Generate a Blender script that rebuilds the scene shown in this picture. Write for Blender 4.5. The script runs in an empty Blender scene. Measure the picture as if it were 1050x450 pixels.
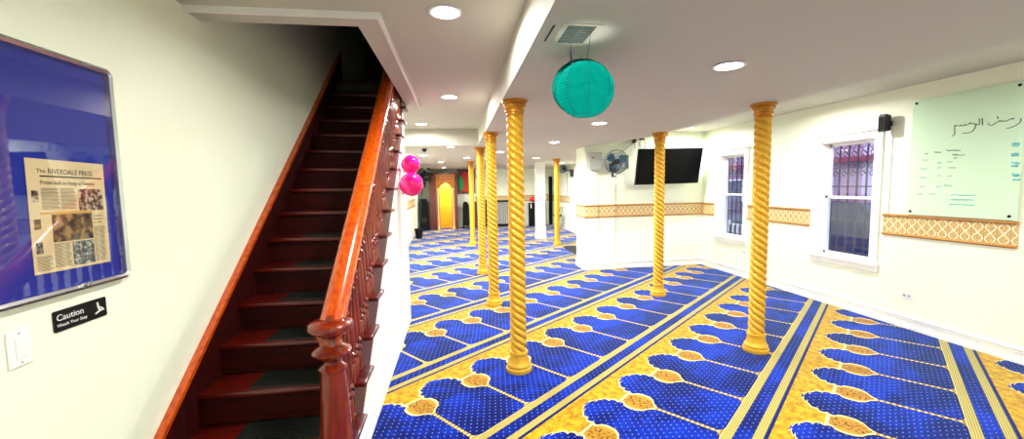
import bpy, bmesh, math, random
from mathutils import Vector, Matrix
random.seed(7)
PI = math.pi
sc = bpy.context.scene
col = sc.collection

# ------------------------------------------------------------------ nodes
class NT:
    def __init__(s, name):
        s.m = bpy.data.materials.new(name); s.m.use_nodes = True
        s.t = s.m.node_tree; s.t.nodes.clear()
        s.out = s.n('ShaderNodeOutputMaterial')
    def n(s, kind, **kw):
        nd = s.t.nodes.new(kind)
        for k, v in kw.items(): setattr(nd, k, v)
        return nd
    def put(s, sock, v):
        if isinstance(v, bpy.types.NodeSocket): s.t.links.new(v, sock)
        elif v is not None:
            if hasattr(sock.default_value, '__len__') and not hasattr(v, '__len__'): v = (v,)*len(sock.default_value)
            sock.default_value = v
    def M(s, op, a, b=None, c=None):
        nd = s.n('ShaderNodeMath', operation=op)
        s.put(nd.inputs[0], a); s.put(nd.inputs[1], b)
        if c is not None: s.put(nd.inputs[2], c)
        return nd.outputs[0]
    def step(s, x, e0, e1):          # smooth 0..1
        nd = s.n('ShaderNodeMapRange', interpolation_type='SMOOTHSTEP')
        s.put(nd.inputs[0], x); nd.inputs[1].default_value = e0; nd.inputs[2].default_value = e1
        return nd.outputs[0]
    def inside(s, x, a, b, e=.0015):
        return s.M('MULTIPLY', s.step(x, a-e, a+e), s.M('SUBTRACT', 1, s.step(x, b-e, b+e)))
    def mix(s, f, a, b):
        nd = s.n('ShaderNodeMix', data_type='RGBA')
        s.put(nd.inputs[0], f); s.put(nd.inputs[6], a); s.put(nd.inputs[7], b)
        return nd.outputs[2]
    def noise(s, vec, scale, detail=3, rough=.5):
        nd = s.n('ShaderNodeTexNoise'); nd.inputs['Scale'].default_value = scale
        nd.inputs['Detail'].default_value = detail; nd.inputs['Roughness'].default_value = rough
        if vec is not None: s.t.links.new(vec, nd.inputs['Vector'])
        return nd.outputs[0]
    def coord(s, which='Object'):
        return s.n('ShaderNodeTexCoord').outputs[which]
    def bump(s, h, strength=.2, dist=.01):
        nd = s.n('ShaderNodeBump'); nd.inputs['Strength'].default_value = strength
        nd.inputs['Distance'].default_value = dist; s.t.links.new(h, nd.inputs['Height'])
        return nd.outputs[0]
    def bsdf(s, color, rough=.5, metal=0, normal=None, **kw):
        nd = s.n('ShaderNodeBsdfPrincipled')
        s.put(nd.inputs['Base Color'], color); s.put(nd.inputs['Roughness'], rough); nd.inputs['Metallic'].default_value = metal
        if normal is not None: s.t.links.new(normal, nd.inputs['Normal'])
        for k, v in kw.items(): s.put(nd.inputs[k], v)
        s.t.links.new(nd.outputs[0], s.out.inputs[0]); return nd

def c3(r, g, b):      # sRGB 0-255 to linear
    f = lambda v: (v/255/12.92) if v/255 <= .04045 else ((v/255+.055)/1.055)**2.4
    return (f(r), f(g), f(b), 1)

def plain(name, color, rough=.5, metal=0, var=.06, scale=9, bump=0, **kw):
    t = NT(name); co = t.coord()
    nz = t.noise(co, scale)
    dark = tuple(c*(1-var*2) for c in color[:3])+(1,)
    light = tuple(min(1, c*(1+var)) for c in color[:3])+(1,)
    colr = t.mix(nz, dark, light)
    nm = t.bump(t.noise(co, 60, 2), bump, .004) if bump else None
    t.bsdf(colr, rough, metal, nm, **kw)
    return t.m

def wood(name, a, b, rough=.2, axis=1, coat=.5):
    t = NT(name); co = t.coord()
    mp = t.n('ShaderNodeMapping'); t.t.links.new(co, mp.inputs[0])
    sc_ = [14, 14, 14]; sc_[axis] = 1.2; mp.inputs['Scale'].default_value = sc_
    nz = t.noise(mp.outputs[0], 3, 5, .6)
    nd = t.bsdf(t.mix(t.step(nz, .3, .7), a, b), rough, 0, t.bump(nz, .05, .003))
    nd.inputs['Coat Weight'].default_value = coat; nd.inputs['Coat Roughness'].default_value = .08
    return t.m

def emit(name, color, strength):
    t = NT(name); e = t.n('ShaderNodeEmission'); e.inputs[0].default_value = color; e.inputs[1].default_value = strength
    t.t.links.new(e.outputs[0], t.out.inputs[0]); return t.m

def glassy(name, tint=(1, 1, 1, 1), refl=.12):
    t = NT(name); tr = t.n('ShaderNodeBsdfTransparent'); tr.inputs[0].default_value = tint
    gl = t.n('ShaderNodeBsdfGlossy'); gl.inputs['Roughness'].default_value = .02
    ge = t.n('ShaderNodeNewGeometry'); vm = t.n('ShaderNodeVectorMath', operation='DOT_PRODUCT')
    t.t.links.new(ge.outputs['Normal'], vm.inputs[0]); t.t.links.new(ge.outputs['Incoming'], vm.inputs[1])
    sch = t.M('ADD', .04, t.M('MULTIPLY', .96, t.M('POWER', t.M('SUBTRACT', 1, t.M('ABSOLUTE', vm.outputs['Value'])), 5)))
    mx = t.n('ShaderNodeMixShader'); t.t.links.new(t.M('MULTIPLY', sch, refl/.12), mx.inputs[0])
    t.t.links.new(tr.outputs[0], mx.inputs[1]); t.t.links.new(gl.outputs[0], mx.inputs[2])
    t.t.links.new(mx.outputs[0], t.out.inputs[0]); return t.m

# ------------------------------------------------------------------ mesh builder
class MB:
    def __init__(s): s.bm = bmesh.new(); s.uv = None
    def box(s, a, b, bevel=0):
        x0, y0, z0 = (min(a[i], b[i]) for i in range(3)); x1, y1, z1 = (max(a[i], b[i]) for i in range(3))
        v = [s.bm.verts.new(p) for p in ((x0,y0,z0),(x1,y0,z0),(x1,y1,z0),(x0,y1,z0),(x0,y0,z1),(x1,y0,z1),(x1,y1,z1),(x0,y1,z1))]
        f = [s.bm.faces.new([v[i] for i in q]) for q in ((3,2,1,0),(4,5,6,7),(0,1,5,4),(1,2,6,5),(2,3,7,6),(3,0,4,7))]
        if bevel:
            es = {e for ff in f for e in ff.edges}
            bmesh.ops.bevel(s.bm, geom=list(es), offset=bevel, segments=2, affect='EDGES', profile=.5)
        return s
    def lathe(s, prof, c=(0,0,0), seg=32, axis='z', closed=True):
        rings = []
        for r, h in prof:
            ring = []
            for i in range(seg):
                a = 2*PI*i/seg
                if axis == 'z': p = (c[0]+r*math.cos(a), c[1]+r*math.sin(a), c[2]+h)
                elif axis == 'y': p = (c[0]+r*math.cos(a), c[1]+h, c[2]+r*math.sin(a))
                else: p = (c[0]+h, c[1]+r*math.cos(a), c[2]+r*math.sin(a))
                ring.append(s.bm.verts.new(p))
            rings.append(ring)
        for a, b in zip(rings, rings[1:]):
            for i in range(seg): s.bm.faces.new((a[i], a[(i+1)%seg], b[(i+1)%seg], b[i]))
        if closed:
            s.bm.faces.new(list(reversed(rings[0]))); s.bm.faces.new(rings[-1])
        return s
    def tube(s, pts, r, seg=8):
        pts = [Vector(p) for p in pts]; rings = []
        rs = r if isinstance(r, (list, tuple)) else [r]*len(pts)
        up = Vector((0,0,1))
        for i, p in enumerate(pts):
            d = (pts[min(i+1, len(pts)-1)]-pts[max(i-1, 0)]).normalized()
            u = up if abs(d.dot(up)) < .95 else Vector((0,1,0))
            a = d.cross(u).normalized(); b = d.cross(a).normalized()
            rings.append([s.bm.verts.new(p+(a*math.cos(2*PI*k/seg)+b*math.sin(2*PI*k/seg))*rs[i]) for k in range(seg)])
        for A, B in zip(rings, rings[1:]):
            for i in range(seg): s.bm.faces.new((A[i], A[(i+1)%seg], B[(i+1)%seg], B[i]))
        s.bm.faces.new(list(reversed(rings[0]))); s.bm.faces.new(rings[-1])
        return s
    def prism(s, poly, h0, h1, axis='z'):       # poly: 2-D; axis = extrusion axis
        def P(u, v, h): return (u, v, h) if axis == 'z' else ((u, h, v) if axis == 'y' else (h, u, v))
        A = [s.bm.verts.new(P(u, v, h0)) for u, v in poly]; B = [s.bm.verts.new(P(u, v, h1)) for u, v in poly]
        n = len(poly)
        for i in range(n): s.bm.faces.new((A[i], A[(i+1)%n], B[(i+1)%n], B[i]))
        s.bm.faces.new(list(reversed(A))); s.bm.faces.new(B)
        return s
    def sweep(s, path, prof, uvscale=None):     # path 2-D; prof [(d,z)] closed; d to the left of travel
        n = len(path); dirs = []
        for i in range(n-1):
            d = Vector(path[i+1])-Vector(path[i]); dirs.append(d.normalized())
        rings = []; L = 0; Ls = []
        for i in range(n):
            if i: L += (Vector(path[i])-Vector(path[i-1])).length
            Ls.append(L)
            if i == 0: m = Vector((-dirs[0].y, dirs[0].x))
            elif i == n-1: m = Vector((-dirs[-1].y, dirs[-1].x))
            else:
                n0 = Vector((-dirs[i-1].y, dirs[i-1].x)); n1 = Vector((-dirs[i].y, dirs[i].x))
                m = (n0+n1); m = m/(1+n0.dot(n1))
            rings.append([s.bm.verts.new((path[i][0]+m.x*d, path[i][1]+m.y*d, z)) for d, z in prof])
        uvl = s.bm.loops.layers.uv.verify()
        k = len(prof)
        for i in range(n-1):
            for j in range(k):
                f = s.bm.faces.new((rings[i][j], rings[i+1][j], rings[i+1][(j+1)%k], rings[i][(j+1)%k]))
                uu = (Ls[i], Ls[i+1], Ls[i+1], Ls[i]); vv = (prof[j][1], prof[j][1], prof[(j+1)%k][1], prof[(j+1)%k][1])
                for lp, a, b in zip(f.loops, uu, vv): lp[uvl].uv = (a, b)
        s.bm.faces.new(list(reversed(rings[0]))); s.bm.faces.new(rings[-1])
        return s
    def sphere(s, c, r, seg=24, rings=14, sz=1.0):
        vs = bmesh.ops.create_uvsphere(s.bm, u_segments=seg, v_segments=rings, radius=r)['verts']
        for v in vs: v.co = Vector((v.co.x+c[0], v.co.y+c[1], v.co.z*sz+c[2]))
        return s
    def quad(s, *p):
        s.bm.faces.new([s.bm.verts.new(q) for q in p]); return s
    def xf(s, mat): bmesh.ops.transform(s.bm, matrix=mat, verts=s.bm.verts); return s
    def build(s, name, mat, parent=None, loc=None, smooth=False, local=False):
        base = Vector((0,0,0))
        if not local:
            if parent is not None:
                r = parent
                while r.parent: r = r.parent
                base = Vector(r.location)
            elif loc is not None: base = Vector(loc)
        bmesh.ops.recalc_face_normals(s.bm, faces=s.bm.faces)
        for v in s.bm.verts: v.co -= base
        me = bpy.data.meshes.new(name); s.bm.to_mesh(me); s.bm.free()
        if smooth:
            for p in me.polygons: p.use_smooth = True
            try: me.set_sharp_from_angle(angle=math.radians(38))
            except Exception: pass
        if me.uv_layers: me.uv_layers[0].name = 'UVMap'
        for mm in (mat if isinstance(mat, (list, tuple)) else [mat]): me.materials.append(mm)
        o = bpy.data.objects.new(name, me); col.objects.link(o)
        if parent is not None: o.parent = parent
        elif loc is not None: o.location = loc
        return o

def thing(name, label, cat, loc=(0,0,0), group=None):
    o = bpy.data.objects.new(name, None); col.objects.link(o); o.location = loc; o.empty_display_size = .1
    return tag(o, label, cat, group)
def tag(o, label, cat, group=None):
    o['label'] = label; o['category'] = cat
    if group: o['group'] = group
    return o
def struct(name, mb, mat, parent=None, **kw):
    o = mb.build(name, mat, parent, **kw)
    if parent is None: o['kind'] = 'structure'
    return o
def dup(root, loc, label=None, group=None, rot=None, scale=None):
    r = root.copy(); col.objects.link(r); r.location = loc
    if rot is not None: r.rotation_euler = rot
    if scale is not None: r.scale = scale
    if label: r['label'] = label
    if group: r['group'] = group
    for ch in list(root.children):
        c = ch.copy(); col.objects.link(c); c.parent = r
        for g in list(ch.children):
            d = g.copy(); col.objects.link(d); d.parent = c
    return r

def text(name, body, size, mat, parent, M, ext=.0006, align='LEFT', sx=1.0):
    cu = bpy.data.curves.new(name, 'FONT'); cu.body = body; cu.size = size; cu.extrude = ext; cu.align_x = align
    ob = bpy.data.objects.new('tmp_text', cu); col.objects.link(ob)
    dg = bpy.context.evaluated_depsgraph_get(); dg.update()
    me = bpy.data.meshes.new_from_object(ob.evaluated_get(dg)); bpy.data.objects.remove(ob)
    bpy.data.curves.remove(cu)
    me.transform(Matrix.Diagonal((sx, 1, 1, 1))); me.transform(M); me.name = name
    r = parent
    while r.parent: r = r.parent
    me.transform(Matrix.Translation(-Vector(r.location)))
    me.materials.clear(); me.materials.append(mat)
    o = bpy.data.objects.new(name, me); col.objects.link(o); o.parent = parent
    return o

# ------------------------------------------------------------------ materials
m_wall = plain('wall_paint', c3(243,250,226), .55, var=.012, scale=3, bump=.03)
m_walll = plain('left_wall_paint', c3(240,246,222), .5, var=.012, scale=3, bump=.03)
m_ceil = plain('ceiling_paint', c3(200,197,182), .7, var=.012, scale=3)
m_trim = plain('white_trim_paint', c3(246,246,240), .3, var=.01)
m_white = plain('white_plastic', c3(240,240,236), .35, var=.01)
m_dark = plain('stairwell_shade_paint', c3(70,55,45), .7)  # shade of the unlit shaft put into its wall colour
m_black = plain('black_plastic', c3(14,14,16), .35, var=.1)
m_blackm = plain('matte_black', c3(12,12,13), .7, var=.1)
m_screen = plain('screen_black', c3(4,4,5), .3, var=0)
m_grey = plain('grey_plastic', c3(170,172,165), .4)
m_alu = plain('brushed_aluminium', c3(205,208,205), .25, .9, var=.05)
m_gold = plain('gold_paint', c3(222,170,44), .42, .3, var=.08, scale=14)
m_goldcap = plain('gold_paint_capital', c3(200,136,34), .36, .35, var=.08, scale=20)
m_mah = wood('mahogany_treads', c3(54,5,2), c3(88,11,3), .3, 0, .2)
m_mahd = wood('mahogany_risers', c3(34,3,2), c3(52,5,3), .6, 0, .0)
m_newel = wood('mahogany_newel', c3(92,18,0), c3(130,38,2), .2, 2, .3)
m_rail = wood('orange_brown_handrail', c3(168,54,4), c3(200,84,8), .2, 1, .35)
m_string = wood('stringer_wood', c3(66,22,12), c3(88,32,18), .55, 1, 0)
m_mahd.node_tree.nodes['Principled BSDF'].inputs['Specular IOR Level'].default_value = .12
m_rubber = plain('black_rubber', c3(18,24,20), .35, var=.2, scale=40)
m_teal = None
for m__, v__ in ((m_screen, .12), (m_blackm, .2)): m__.node_tree.nodes['Principled BSDF'].inputs['Specular IOR Level'].default_value = v__
m_lamp = emit('lamp_lens', (1, .98, .94, 1), 12)
m_pink = plain('pink_balloon_rubber', c3(240,14,120), .12, var=.03)
m_blue = plain('blue_felt', c3(0,34,150), .85, var=.08, scale=60)
m_glass = glassy('clear_glass')
m_glassc = glassy('case_glass', refl=.16)
m_railw = wood('honey_moulding', c3(176,118,44), c3(202,144,62), .35, 1)

def carpet_mat():
    t = NT('prayer_carpet'); uvn = t.n('ShaderNodeUVMap'); uvn.uv_map = 'UVMap'
    sp = t.n('ShaderNodeSeparateXYZ'); t.t.links.new(uvn.outputs[0], sp.inputs[0])
    U, V = sp.outputs[0], sp.outputs[1]
    vec = uvn.outputs[0]
    p, W = .5506, 1.1974
    s = t.M('MULTIPLY', t.M('ABSOLUTE', t.M('SUBTRACT', t.M('FRACT', t.M('ADD', t.M('DIVIDE', U, p), .5)), .5)), p)
    c = t.M('SUBTRACT', p/2, s)
    fc = t.n('ShaderNodeFloatCurve'); cm = fc.mapping; cv = cm.curves[0]
    cusps = [(.324,0), (.352,.050), (.382,.100), (.428,.143), (.484,.168), (.540,.160)]
    pts = []
    for (a0, b0), (a1, b1) in zip(cusps, cusps[1:]):
        L = math.hypot(a1-a0, b1-b0); nx, ny = -(b1-b0)/L, (a1-a0)/L
        for i in range(5):
            f_ = i/5; e_ = .46*L*math.sin(PI*f_)**.7
            pts.append((a0+(a1-a0)*f_+nx*e_, b0+(b1-b0)*f_+ny*e_))
    pts += [(.540,.160),(.565,.150),(.60,.146),(.645,.152),(.680,.178),(.705,.222),(.735,.252),(.765,.2625)]
    pts.sort()
    good = [pts[0]]
    for q in pts[1:]:
        if q[0] > good[-1][0]+.0015: good.append(q)
    V0, VS = .31, .47
    f = lambda q: ((q[0]-V0)/VS, (q[1]+.1)/.4)
    cv.points[0].location = (0, 0); cv.points[1].location = (1, (.2625+.1)/.4)
    cv.points.new((good[0][0]-V0-.002)/VS, 0)
    for q in good: cv.points.new(*f(q))
    for q in cv.points: q.handle_type = 'VECTOR'
    cm.update()
    t.put(fc.inputs['Value'], t.M('DIVIDE', t.M('SUBTRACT', V, V0), VS))
    hw = t.M('SUBTRACT', t.M('MULTIPLY', fc.outputs[0], .4), .1)
    dend = t.M('SUBTRACT', t.M('SUBTRACT', 1.193, V), t.M('MULTIPLY', t.M('POWER', t.M('MAXIMUM', 0, t.M('DIVIDE', t.M('SUBTRACT', c, .19), .07)), 2), .028))
    d = t.M('MINIMUM', t.M('SUBTRACT', hw, c), dend)
    lo = t.noise(vec, 2.2, 2); mid = t.noise(vec, 9, 4, .7); fine = t.noise(vec, 260, 2)
    tone = t.M('ADD', t.M('MULTIPLY', lo, .55), t.M('MULTIPLY', mid, .45))
    blue = t.mix(t.step(tone, .42, .62), c3(0,3,84), c3(0,36,158))
    # dots
    q = .043
    a = t.M('DIVIDE', t.M('ADD', U, V), q*1.4); b = t.M('DIVIDE', t.M('SUBTRACT', U, V), q*1.4)
    fa = t.M('SUBTRACT', t.M('FRACT', a), .5); fb = t.M('SUBTRACT', t.M('FRACT', b), .5)
    rr = t.M('SQRT', t.M('ADD', t.M('MULTIPLY', fa, fa), t.M('MULTIPLY', fb, fb)))
    dot = t.M('SUBTRACT', 1, t.step(rr, .075, .135))
    blue = t.mix(t.M('MULTIPLY', dot, .9), blue, c3(120,160,240))
    gold = t.mix(t.step(t.noise(vec, 16, 4, .75), .36, .64), c3(150,106,3), c3(198,160,24))
    pale = t.mix(fine, c3(158,142,66), c3(190,174,104))
    cream = t.mix(fine, c3(206,186,112), c3(232,216,160))
    # background between niches
    colr = gold
    med = t.M('MULTIPLY', t.inside(V, .50, .75), t.step(c, .13, .135))
    medc = t.mix(t.step(t.noise(vec, 55, 2), .48, .60), c3(172,124,34), c3(90,62,20))
    medc = t.mix(t.M('SUBTRACT', 1, t.step(s, .05, .09)), c3(178,132,40), medc)
    colr = t.mix(med, colr, medc)
    colr = t.mix(t.M('MULTIPLY', t.inside(V, .482, .502), t.step(c, .12, .13)), colr, cream)
    # separators: braided rope
    br = t.M('SINE', t.M('MULTIPLY', V, 190))
    sepc = t.mix(t.step(br, -.4, .6), c3(150,112,50), c3(216,196,132))
    colr = t.mix(t.step(V, .72, .74), colr, sepc)
    # cream outline of the niche and thin dark line inside it
    colr = t.mix(t.M('MULTIPLY', t.inside(d, -.021, 0), t.M('SUBTRACT', 1, t.step(V, .72, .74))), colr, cream)
    blue2 = t.mix(t.inside(d, -.001, .006, .001), blue, c3(4,6,50))
    colr = t.mix(t.step(d, -.0015, .0015), colr, blue2)
    # bands
    colr = t.mix(t.M('SUBTRACT', 1, t.step(V, .236, .239)), colr, gold)
    colr = t.mix(t.inside(V, .209, .232), colr, c3(2,14,84))
    ln = t.M('SINE', t.M('MULTIPLY', V, 2*PI/.0135))
    bandc = t.mix(t.step(ln, .35, .95), pale, c3(112,104,44))
    colr = t.mix(t.inside(V, .152, .209), colr, bandc)
    colr = t.mix(t.inside(V, .058, .152), colr, blue)
    colr = t.mix(t.M('SUBTRACT', 1, t.step(V, .055, .058)), colr, bandc)
    colr = t.mix(t.inside(V, .0555, .0595), colr, c3(8,10,50))
    colr = t.mix(t.inside(V, .1500, .1545), colr, c3(8,10,50))
    nd = t.bsdf(colr, .85, 0, t.bump(t.noise(vec, 900, 2), .25, .004))
    nd.inputs['Sheen Weight'].default_value = .4; nd.inputs['Sheen Roughness'].default_value = .35
    nd.inputs['Sheen Tint'].default_value = (.45, .68, 1, 1)
    nd.inputs['Specular IOR Level'].default_value = .04
    return t.m
m_carpet = carpet_mat()

def border_mat():
    t = NT('ogee_border_paper'); uvn = t.n('ShaderNodeUVMap'); uvn.uv_map = 'UVMap'
    sp = t.n('ShaderNodeSeparateXYZ'); t.t.links.new(uvn.outputs[0], sp.inputs[0])
    x, z = sp.outputs[0], sp.outputs[1]
    q = .094
    def ogee(ph):
        a = t.M('SUBTRACT', t.M('FRACT', t.M('ADD', t.M('DIVIDE', x, q), ph)), .5)
        w = t.M('ADD', .27, t.M('MULTIPLY', t.M('COSINE', t.M('MULTIPLY', t.M('SUBTRACT', z, 1.138), 2*PI/.108)), .17 if ph == 0 else -.17))
        return t.M('SUBTRACT', 1, t.step(t.M('ABSOLUTE', t.M('SUBTRACT', t.M('ABSOLUTE', a), w)), .035, .075)), a
    l0, a0 = ogee(0)
    f1 = t.noise(uvn.outputs[0], 90, 2)
    inner = t.step(f1, .5, .62)
    base = t.mix(inner, c3(196,158,88), c3(232,208,150))
    colr = t.mix(l0, base, c3(252,240,206))
    mid = t.M('SUBTRACT', 1, t.step(t.M('ABSOLUTE', a0), .012, .035))
    colr = t.mix(t.M('MULTIPLY', mid, .7), colr, c3(180,130,60))
    t.bsdf(colr, .5); return t.m
m_border = border_mat()

# ------------------------------------------------------------------ camera
H = 1.65
pitch, roll, yaw = math.radians(4.69), math.radians(-1.0), math.radians(7.83)
c, s = math.cos(pitch), math.sin(pitch)
Fv = Vector((0, c, -s)); Rv = Vector((1, 0, 0)); Uv = Vector((0, s, c))
Rv, Uv = math.cos(roll)*Rv+math.sin(roll)*Uv, -math.sin(roll)*Rv+math.cos(roll)*Uv
Zr = Matrix.Rotation(-yaw, 3, 'Z')
Fv, Rv, Uv = Zr@Fv, Zr@Rv, Zr@Uv
cd = bpy.data.cameras.new('camera'); cam = bpy.data.objects.new('camera', cd); col.objects.link(cam)
Mc = Matrix((Rv, Uv, -Fv)).transposed().to_4x4(); Mc.translation = (0, 0, H); cam.matrix_world = Mc
cd.sensor_fit = 'HORIZONTAL'; cd.sensor_width = 36; cd.lens = 414.57/1050*36; cd.clip_start = .02; cd.clip_end = 200
sc.camera = cam

# ------------------------------------------------------------------ setting
XL, XR = -1.44, 4.93
HZ, LZ = 2.66, 2.378          # high ceiling, dropped ceiling
YB, YF = -2.6, 16.8
# carpet: one floor, patterned in rolls laid on the diagonal
def build_floor():
    bm = bmesh.new()
    vs = [bm.verts.new(p) for p in ((XL,YB,0),(XR,YB,0),(XR,8.06,0),(4.06,8.06,0),(4.06,YF,0),(XL,YF,0))]
    bm.faces.new(vs)
    a = math.radians(50.48); A = Vector((math.sin(a), math.cos(a), 0)); B = Vector((math.cos(a), -math.sin(a), 0))
    W, p, v0 = 1.19740, .5506, -3.1112
    off = {-1: .5305, 0: .5045, 1: .0295, 2: .0515, 3: .1395, 4: .25}
    for k in range(-16, 9):
        bmesh.ops.bisect_plane(bm, geom=bm.verts[:]+bm.edges[:]+bm.faces[:], plane_co=B*(v0+k*W), plane_no=B)
    uvl = bm.loops.layers.uv.verify()
    for f in bm.faces:
        m = f.calc_center_median(); k = math.floor((m.dot(B)-v0)/W)
        o = off.get(k+1, (k*.37) % .5506)
        for lp in f.loops: lp[uvl].uv = (lp.vert.co.dot(A)-o, lp.vert.co.dot(B)-(v0+k*W))
    bmesh.ops.recalc_face_normals(bm, faces=bm.faces)
    me = bpy.data.meshes.new('floor'); bm.to_mesh(me); bm.free(); me.materials.append(m_carpet)
    me.uv_layers[0].name = 'UVMap'
    if me.polygons[0].normal.z < 0: me.flip_normals()
    o = bpy.data.objects.new('floor', me); col.objects.link(o); o['kind'] = 'structure'
build_floor()
sl = MB(); sl.box((XL-.3,YB-.2,-.25),(XR+.2,YF+.2,-.004)); struct('floor_slab', sl, m_wall)

# left wall runs past the stairs, up through the stairwell
w = MB(); w.box((XL-.15,YB,0),(XL,YF,HZ)).box((XL-.15,2.45,HZ),(XL,7.2,5.4)); struct('wall_left', w, m_walll)
w = MB(); w.box((XL-.15,YB-.15,0),(XR+.15,YB,HZ)); struct('wall_back', w, m_wall)
w = MB(); w.box((XL-.15,YF,0),(4.3,YF+.15,HZ)); struct('wall_front', w, m_wall)
# right wall with two window holes
WIN = [(4.19,4.905,.665,2.15),(6.37,7.03,.665,2.15)]
w = MB(); T = .17
ys = [YB, WIN[0][0], WIN[0][1], WIN[1][0], WIN[1][1], 8.2]
for i in range(0, 6, 2): w.box((XR,ys[i],0),(XR+T,ys[i+1],HZ))
for y0, y1, z0, z1 in WIN: w.box((XR,y0,0),(XR+T,y1,z0)).box((XR,y0,z1),(XR+T,y1,HZ))
struct('wall_right', w, m_wall)
tvp = [(2.45,8.06),(2.45,7.50),(2.70,7.50),(2.70,7.525),(3.06,7.525),(3.06,7.555),(XR,7.555)]
w = MB(); w.prism(tvp+[(XR,8.06)], 0, HZ); struct('wall_screen', w, m_wall)
w = MB(); w.box((4.06,8.06,0),(4.2,YF,HZ)); struct('wall_far_right', w, m_wall)

# ceilings: high plate with the stair opening, dropped plate
OX, OY0, OY1 = -.56, 2.66, 5.22
cz = MB()
cz.box((XL,YB,HZ),(XR,OY0,HZ+.12)); cz.box((OX,OY0,HZ),(XR,OY1,HZ+.12)); cz.box((XL,OY1,HZ),(XR,YF,HZ+.12))
struct('ceiling', cz, m_ceil)
low = [(.41,YB),(3.02,YB),(3.0,5.0),(3.04,5.75),(2.75,6.9),(2.45,7.5),(2.45,8.06),(4.06,8.06),(4.06,YF),(XL,YF),(XL,7.2),(.41,7.2)]
cz = MB(); cz.prism(low, LZ, HZ-.002); struct('ceiling_dropped', cz, m_ceil)
# casing round the stair opening
cz = MB()
path = [(XL,2.50),(-.41,2.50),(-.41,5.22)]
cz.box((XL,2.50,HZ-.022),(-.41,2.66,HZ)).box((-.56,2.66,HZ-.022),(-.41,5.22,HZ))
struct('trim_1', cz, m_ceil)
cz = MB(); cz.sweep(path, [(-.008,HZ-.034),(.012,HZ-.034),(.012,HZ),(-.008,HZ)]); struct('trim_2', cz, m_trim)
# stairwell shaft above the opening
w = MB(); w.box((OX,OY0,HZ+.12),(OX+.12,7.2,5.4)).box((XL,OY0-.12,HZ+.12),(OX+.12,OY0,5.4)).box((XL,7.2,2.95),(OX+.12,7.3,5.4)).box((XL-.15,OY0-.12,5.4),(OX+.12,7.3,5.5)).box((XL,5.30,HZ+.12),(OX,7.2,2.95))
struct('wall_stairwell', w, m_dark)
# wall that closes the stairs off beyond the spandrel
w = MB(); w.box((XL,5.03,0),(-.70,5.10,2.42)); struct('wall_under_stairs', w, m_wall)

bb = [(0,0),(.022,0),(.022,.030),(.014,.036),(.014,.090),(.018,.094),(.018,.100),(.009,.104),(.009,.112),(.022,.118),(.022,.132),(.006,.145),(0,.145)]
def base(name, path): struct(name, MB().sweep(path, bb), m_trim)
base('baseboard_right', [(XR,7.555),(XR,YB)][::-1])
base('baseboard_screen', tvp[::-1])
base('baseboard_far_right', [(4.06,8.06),(4.06,YF)])
base('baseboard_front', [(4.06,YF),(XL,YF)])
base('baseboard_left', [(XL,YF),(XL,5.10)])
# patterned dado bands: paper strip + two honey mouldings each
nb = [0]
def band(path, lab):
    nb[0] += 1
    z0, z1 = 1.018, 1.262
    o = MB().sweep(path, [(0,z0+.02),(.006,z0+.02),(.006,z1-.02),(0,z1-.02)]).build('trim_%d' % (nb[0]+2), m_border)
    o['kind'] = 'structure'
    for a, b in ((z0,z0+.028),(z1-.028,z1)):
        MB().sweep(path, [(0,a),(.016,a),(.022,(a+b)/2),(.016,b),(0,b)]).build('moulding', m_railw, o)
band([(XR,2.91),(XR,4.06)], 'a')
band([(XR,5.045),(XR,6.26)], 'b')
band([(XR,7.18),(XR,7.555)]+tvp[::-1][1:], 'c')
band([(4.06,14.15),(4.06,YF),(.8,YF)][0:3], 'd')
band([(4.06,8.1),(4.06,12.9)], 'f')
band([(XL,14.5),(XL,9.5)], 'e')

# ------------------------------------------------------------------ windows
def window(n, y0, y1, z0, z1):
    XO = XR+.105
    fr = MB()
    cw = .088
    fr.box((XR-.022,y0-cw,z0-.0),(XR,y0,z1+.0)).box((XR-.022,y1,z0),(XR,y1+cw,z1))
    fr.box((XR-.022,y0-cw,z1),(XR,y1+cw,z1+.085))
    fr.box((XR-.05,y0-cw-.03,z1+.085),(XR,y1+cw+.03,z1+.112), .004)
    fr.box((XR-.03,y0-cw-.01,z0-.105),(XR,y1+cw+.01,z0-.035), .003)
    # jamb lining
    fr.box((XR,y0-.002,z0),(XO+.03,y0+.014,z1)).box((XR,y1-.014,z0),(XO+.03,y1+.002,z1)).box((XR,y0,z1-.014),(XO+.03,y1,z1+.002)).box((XR,y0,z0-.02),(XO+.05,y1,z0+.006))
    f = struct('window_%d' % n, fr, m_trim)
    MB().box((XR-.055,y0-cw-.02,z0-.035),(XR,y1+cw+.02,z0), .004).build('sill', m_trim, f)
    zm = z0+(z1-z0)*.515
    def sash(a, b, x, nm):
        m = MB(); t = .032
        m.box((x-.015,y0+.014,a),(x+.015,y0+.014+t,b)).box((x-.015,y1-.014-t,a),(x+.015,y1-.014,b)).box((x-.015,y0+.014,a),(x+.015,y1-.014,a+t)).box((x-.015,y0+.014,b-t),(x+.015,y1-.014,b))
        q = m.build(nm, m_trim, f)
        MB().box((x-.002,y0+.03,a+.02),(x+.002,y1-.03,b-.02)).build('pane', m_glass, q)
    sash(zm-.018, z1-.014, XO+.016, 'upper_sash'); sash(z0+.006, zm+.018, XO-.016, 'lower_sash')
    return f
window(1, *WIN[0]); window(2, *WIN[1])
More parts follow.
